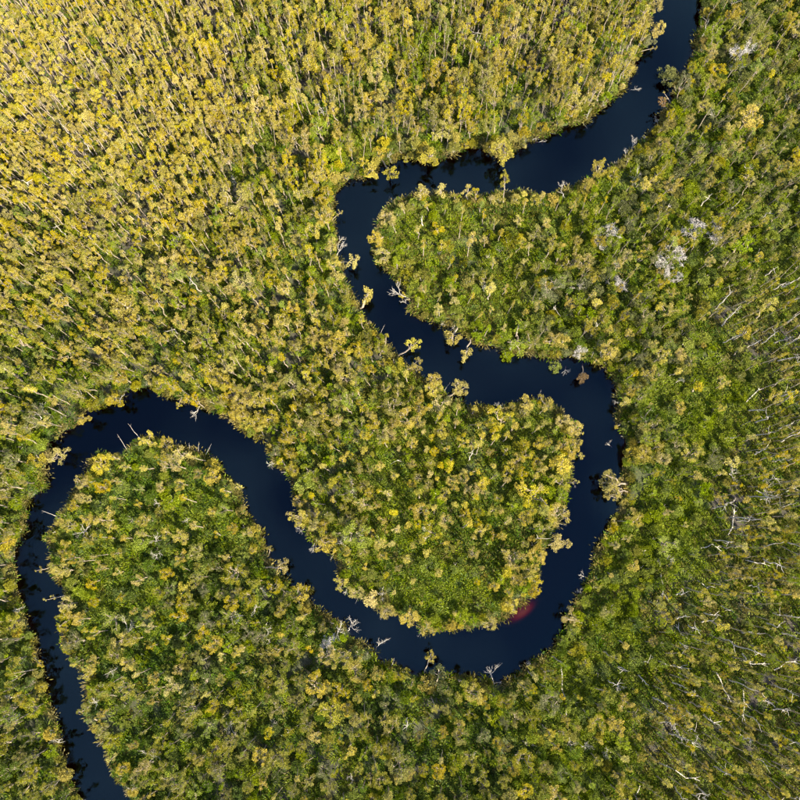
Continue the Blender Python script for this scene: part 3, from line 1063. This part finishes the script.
# snags that lie in or over the water
for (b0, b1, hh, lab) in [((201, 404), (194, 416), 1.2, 'thick white snag jutting from the outer bank into the left loop'),
                          ((588, 578), (580, 574), .5, 'small white branch lying on the rightmost reach'),
                          ((494, 684), (489, 668), 1.0, 'bare white stick standing at the edge of the big bend'),
                          ((376, 650), (381, 640), 1.2, 'small white branch at the lower middle reach'),
                          ((410, 300), (393, 290), 1.0, 'grey fallen branch in the water beside the upper loop'),
                          ((408, 304), (400, 299), .8, 'second grey fallen branch beside the upper loop'),
                          ((337, 244), (344, 236), 1.0, 'grey branch in the water below the first bend'),
                          ((536, 142), (548, 140), .5, 'pale fallen branch in the horizontal reach'),
                          ((630, 90), (638, 88), .9, 'small pale branch over the top reach'),
                          ((612, 165), (619, 160), 1.3, 'white bare branch at the river edge under the top reach'),
                          ((632, 152), (634, 138), 2.4, 'thin bare white branch on the right bank of the top reach'),
                          ((562, 190), (563, 181), 2.4, 'bare stub standing at the bank of the upper reach'),
                          ((566, 366), (565, 376), .5, 'thin pale branch hanging into the rightmost bend'),
                          ((612, 447), (607, 443), .4, 'small pale branch floating by the rightmost bank'),
                          ((347, 548), (339, 540), 2.2, 'white branch at the right bank of the middle reach'),
                          ((381, 602), (383, 592), 2.4, 'white bare limb over the lower middle reach')]:
    g = at(*b0)
    base = Vector((g.x, g.y, max(gz_at(g.x, g.y), -.25)))
    top = at(*b1, hh)
    pr = random.choice(DEAD)
    s = (top - base).length / 4.4
    thick = max(s, .28)
    dead_things.append(('dead_branch', pr, base, orient(base, top), (thick * .8, thick * .8, s), lab, 'bleached branches at the water'))

LOGS = [((650, 655), (668, 665), (692, 669)), ((566, 700), (568, 725), (571, 752)), ((661, 570), (663, 585), (662, 600)),
        ((716, 672), (724, 690), (731, 702)), ((738, 660), (752, 664), (770, 664)), ((744, 405), (752, 396), (761, 385)),
        ((743, 690), (744, 708), (742, 722)), ((774, 670), (786, 662), (800, 660)), ((697, 580), (704, 585), (712, 590)),
        ((690, 640), (680, 633), (676, 624)), ((765, 700), (776, 708), (788, 712)), ((560, 660), (562, 690), (563, 700)),
        ((700, 548), (712, 544), (722, 547)), ((675, 770), (686, 778), (700, 781)), ((640, 785), (636, 795), (634, 806)),
        ((745, 560), (757, 563), (766, 562)), ((772, 500), (785, 492), (801, 485)), ((728, 535), (733, 520), (735, 505)),
        ((60, 345), (66, 352), (72, 356)), ((60, 470), (66, 440), (70, 430))]
WORDS = ['curved log end on to the green clearing', 'long straight log lying up and down near the bottom clearing',
         'short upright-looking log in the open pole stand', 'bent log in the lower right stand', 'pale log near the right edge of the lower pole stand',
         'straight pale log in the upper pole stand', 'grey log lying up and down in the lower right stand', 'long bent log running off the right edge',
         'short log below the middle pole stand', 'kinked log at the edge of the green strip', 'slanting log near the lower right edge',
         'thin log just right of the big bend', 'log across the top of the open pole stand', 'log near the bottom right corner',
         'log leaving the bottom edge right of centre', 'log right of the open pole stand', 'large bent log at the right edge',
         'upright-looking bent log in the middle pole stand', 'pale log in the wood at the left edge', 'thin log by the left loop corner']
for (tri, wd) in zip(LOGS[:18], WORDS):
    T = MB()
    ps = []
    for j, (x, y) in enumerate(tri):
        p = at(x, y, .55 + .12 * j)
        ps.append(p)
    mids = [ps[0], ps[0].lerp(ps[1], .5) + Vector((random.gauss(0, .12), random.gauss(0, .12), .05)), ps[1],
            ps[1].lerp(ps[2], .5) + Vector((random.gauss(0, .12), random.gauss(0, .12), .1)), ps[2]]
    o0 = Vector((ps[0].x, ps[0].y, .35))
    loc = [p - o0 for p in mids]
    T.tube(loc, [.085, .08, .07, .055, .02], 6)
    ex = loc[3]
    dv = (loc[4] - loc[2]).normalized()
    for sgn in (-1, 1):
        sd = Vector((-dv.y, dv.x, .3)) * sgn
        T.tube(wander(ex, ex + (dv + sd * random.uniform(.4, .9)).normalized() * random.uniform(.7, 1.3), 2, .08), [.05, .035, .012], 4)
    pr = Proto()
    pr.h, pr.cw, pr.hue, pr.kind = 1, 1, 'white', 'fallen_log'
    pr.trunk, pr.crown = T.mesh('fallen_log', [LOGW]), None
    dead_things.append(('fallen_log', pr, o0, Quaternion(), (1, 1, 1), 'bleached ' + wd, 'bleached fallen logs'))

# ------------------------------------------------------------------ individuals: the ones that show largest; the rest is one mass per kind


def link_thing(name, pr, loc, q, s, label, cat, group):
    if pr.crown is None:
        o = bpy.data.objects.new(name, pr.trunk)
        C.objects.link(o)
    else:
        o = bpy.data.objects.new(name, None)
        o.empty_display_size = .3
        C.objects.link(o)
        for nm, me in (('trunk', pr.trunk), ('crown', pr.crown)):
            c = bpy.data.objects.new(nm, me)
            C.objects.link(c)
            c.parent = o
    o.location = loc
    o.rotation_mode = 'QUATERNION'
    o.rotation_quaternion = q
    o.scale = s
    o['label'] = label
    o['category'] = cat
    if group:
        o['group'] = group
    return o


HUEW = {'golden': 'golden yellow', 'buff': 'pale buff', 'olive': 'olive green', 'lime': 'bright lime', 'green': 'dark green', 'dull': 'grey green', 'brown': 'brown'}
_ON = 'first second third fourth fifth sixth seventh eighth ninth tenth eleventh twelfth thirteenth fourteenth fifteenth sixteenth seventeenth eighteenth nineteenth'.split()
_TE = {2: ('twentieth', 'twenty'), 3: ('thirtieth', 'thirty'), 4: ('fortieth', 'forty'), 5: ('fiftieth', 'fifty'), 6: ('sixtieth', 'sixty')}


def ordinal(n):
    if n < 20:
        return _ON[n - 1]
    t, u = divmod(n, 10)
    return _TE[t][0] if u == 0 else _TE[t][1] + '-' + _ON[u - 1]



def size_of(e):
    return e['p'].cw * e['s'][0] * (1 + .25 * e['s'][2] * e['p'].h)


rest = []
KINDS = {'slender': ('slender_paperbark', 'slender paperbark', 'tree', 300, 'slender paperbarks of the wetland forest'),
         'spreading': ('spreading_paperbark', 'spreading paperbark', 'tree', 300, 'spreading paperbarks of the wetland forest'),
         'shrub': ('shrub', 'shrub', 'shrub', 200, 'shrubs between the trees'),
         'dead': ('dead_pole_tree', 'bare dead tree', 'dead tree', 250, 'bare dead trees in the stands')}
tops = to_px(np.array([list(e['loc'] + Vector((0, 0, e['p'].h * e['s'][2] * .8))) for e in placed]))
for e, t in zip(placed, tops):
    e['px'] = t
    e['in'] = 6 < t[0] < 794 and 6 < t[1] < 794
for kd, (nm, word, cat, lim, grp) in KINDS.items():
    lst = [e for e in placed if e['kind'] == kd]
    vis = sorted([e for e in lst if e['in']], key=size_of, reverse=True)
    ind = vis[:lim]
    ids = set(id(e) for e in ind)
    rest += [e for e in lst if id(e) not in ids]
    buckets = {}
    for e in ind:
        e['place'] = int(((AXY - e['px']) ** 2).sum(1).argmin())
        buckets.setdefault((e['place'], e['p'].hue), []).append(e)
    for (pl, hue), es in buckets.items():
        es.sort(key=lambda e: e['px'][0])
        for k, e in enumerate(es):
            base = (HUEW.get(hue, 'grey') + ' ' if kd != 'dead' else ('white ' if hue == 'white' else 'grey ')) + word
            if len(es) == 1:
                lab = base + ' ' + ANCH[pl][3]
            elif k == 0:
                lab = 'leftmost ' + base + ' ' + ANCH[pl][3]
            elif k == len(es) - 1:
                lab = 'rightmost ' + base + ' ' + ANCH[pl][3]
            else:
                lab = ordinal(k + 1) + ' ' + base + ' from left ' + ANCH[pl][3]
            link_thing(nm, e['p'], e['loc'], e['q'], e['s'], lab, cat, grp)
for e in placed:
    if e['kind'] == 'bank':
        link_thing('river_bank_paperbark', e['p'], e['loc'], e['q'], e['s'], e['label'], 'tree', 'paperbarks leaning over the river')
    elif e['kind'] == 'bush':
        link_thing('rounded_bush', e['p'], e['loc'], e['q'], e['s'], e['label'], 'bush', 'rounded green bushes')
for (nm, pr, loc, q, s, lab, grp) in dead_things:
    link_thing(nm, pr, loc, q, s, lab, {'fallen_log': 'log', 'dead_branch': 'branch'}.get(nm, 'dead tree'), grp)


# ------------------------------------------------------------------ masses (geometry nodes instances of the same plants)
def mass(name, label, cat, entries, meshes):
    """entries: list of (mesh index, loc, euler, scale3)"""
    lib = bpy.data.collections.new(name + '_library')
    for i, me in enumerate(meshes):
        lib.objects.link(bpy.data.objects.new('%s_kind_%03d' % (name, i), me))
    me = bpy.data.meshes.new(name)
    n = len(entries)
    me.from_pydata([tuple(e[1]) for e in entries], [], [])
    a = me.attributes.new('inst_idx', 'INT', 'POINT')
    a.data.foreach_set('value', np.array([e[0] for e in entries], np.int32))
    a = me.attributes.new('inst_rot', 'FLOAT_VECTOR', 'POINT')
    a.data.foreach_set('vector', np.array([tuple(e[2]) for e in entries], np.float32).ravel())
    a = me.attributes.new('inst_scale', 'FLOAT_VECTOR', 'POINT')
    a.data.foreach_set('vector', np.array([tuple(e[3]) for e in entries], np.float32).ravel())
    o = bpy.data.objects.new(name, me)
    C.objects.link(o)
    o['kind'] = 'stuff'
    o['label'] = label
    o['category'] = cat
    ng = bpy.data.node_groups.new(name + '_scatter', 'GeometryNodeTree')
    ng.interface.new_socket('Geometry', in_out='INPUT', socket_type='NodeSocketGeometry')
    ng.interface.new_socket('Geometry', in_out='OUTPUT', socket_type='NodeSocketGeometry')
    N, L = ng.nodes.new, ng.links.new
    gi, go = N('NodeGroupInput'), N('NodeGroupOutput')
    ci = N('GeometryNodeCollectionInfo')
    ci.inputs['Collection'].default_value = lib
    ci.inputs['Separate Children'].default_value = True
    ci.inputs['Reset Children'].default_value = True
    ip = N('GeometryNodeInstanceOnPoints')
    ip.inputs['Pick Instance'].default_value = True

    def named(nm, ty):
        na = N('GeometryNodeInputNamedAttribute')
        na.data_type = ty
        na.inputs['Name'].default_value = nm
        return na.outputs['Attribute']
    e2r = N('FunctionNodeEulerToRotation')
    L(named('inst_rot', 'FLOAT_VECTOR'), e2r.inputs[0])
    L(gi.outputs[0], ip.inputs['Points'])
    L(ci.outputs[0], ip.inputs['Instance'])
    L(named('inst_idx', 'INT'), ip.inputs['Instance Index'])
    L(e2r.outputs[0], ip.inputs['Rotation'])
    L(named('inst_scale', 'FLOAT_VECTOR'), ip.inputs['Scale'])
    L(ip.outputs[0], go.inputs[0])
    md = o.modifiers.new('scatter', 'NODES')
    md.node_group = ng
    return o


def mass_from(name, label, cat, es):
    prs = []
    seen = {}
    ent = []
    for e in es:
        k = id(e['p'])
        if k not in seen:
            seen[k] = len(prs)
            prs.append(e['p'].joined)
        ent.append((seen[k], e['loc'], e['q'].to_euler(), e['s']))
    if ent:
        mass(name, label, cat, ent, prs)


mass_from('slender_paperbark_stand', 'dense stands of smaller slender paperbarks filling the forest', 'trees', [e for e in rest if e['kind'] == 'slender'])
mass_from('spreading_paperbark_wood', 'wood of smaller spreading paperbarks on both sides of the river', 'trees', [e for e in rest if e['kind'] == 'spreading'])
mass_from('undergrowth_shrubs', 'low shrubs growing under and between the trees', 'shrubs', [e for e in rest if e['kind'] == 'shrub'])
mass_from('dead_pole_thicket', 'thin grey dead trees scattered through the stands', 'dead trees', [e for e in rest if e['kind'] == 'dead'])

# sedge and fern ground cover
TU = []
for hue in ('olive', 'lime', 'green', 'buff'):
    for v in range(3):
        K = MB()
        for j in range(46):
            a = random.random() * 6.283
            r = abs(random.gauss(0, .26))
            d = Vector((math.cos(a) * .7 + random.gauss(0, .3), math.sin(a) * .7 + random.gauss(0, .3), random.uniform(.15, .8))).normalized()
            K.leaf(Vector((math.cos(a) * r, math.sin(a) * r, random.uniform(-.02, .12))), d, random.uniform(.25, .55), random.uniform(.03, .065))
        TU.append((hue, K.mesh('sedge_' + hue, [LEAF['sedge_' + hue]])))
NT = 160000
tx, ty_ = rng.uniform(X0, X1, NT), rng.uniform(Y0, Y1, NT)
tpx = to_px(np.stack([tx, ty_, np.full(NT, .3)], 1))
tsd = sdf(tpx)
tw, tn = weights(tpx)
td = tw @ tparam('tuft') * np.clip(.15 + 1.7 * vnoise(tx, ty_, 3.0), 0, 1.6)
td = np.where(tsd < 9, np.maximum(td, 3.5), td)
tpb = td * (X1 - X0) * (Y1 - Y0) / NT
uh = tw @ np.array([TYPES[t]['uh'] for t in ATY])
sel = np.nonzero((rng.random(NT) < tpb) & (tsd > 2.0))[0]
tz = ground_z(tx[sel], ty_[sel], tsd[sel] * .15)
clump = vnoise(tx + 50, ty_ + 90, 5.0)
ent = []
for j, i in enumerate(sel):
    if tsd[i] < 8:
        hq = random.choices((0, 1, 2, 3), (.3, .1, .2, .4))[0]
    else:
        u = uh[i].copy()
        u[1] *= (.3 + 1.5 * clump[i]); u[2] *= (1.8 - 1.5 * clump[i])
        hq = random.choices((0, 1, 2), u)[0]
    s = random.uniform(.7, 1.6)
    ent.append((hq * 3 + random.randrange(3), (tx[i], ty_[i], max(tz[j], -.05)), (random.gauss(0, .1), random.gauss(0, .1), random.random() * 6.28), (s, s, s * random.uniform(.7, 1.2))))
mass('sedge_ground_cover', 'green sedge and fern ground cover between the trees', 'sedge', ent, [t[1] for t in TU])
print('PLANTS', len(placed), 'tufts', len(ent), {k: sum(e['kind'] == k for e in placed) for k in ('slender', 'spreading', 'shrub', 'dead', 'bank', 'bush')})
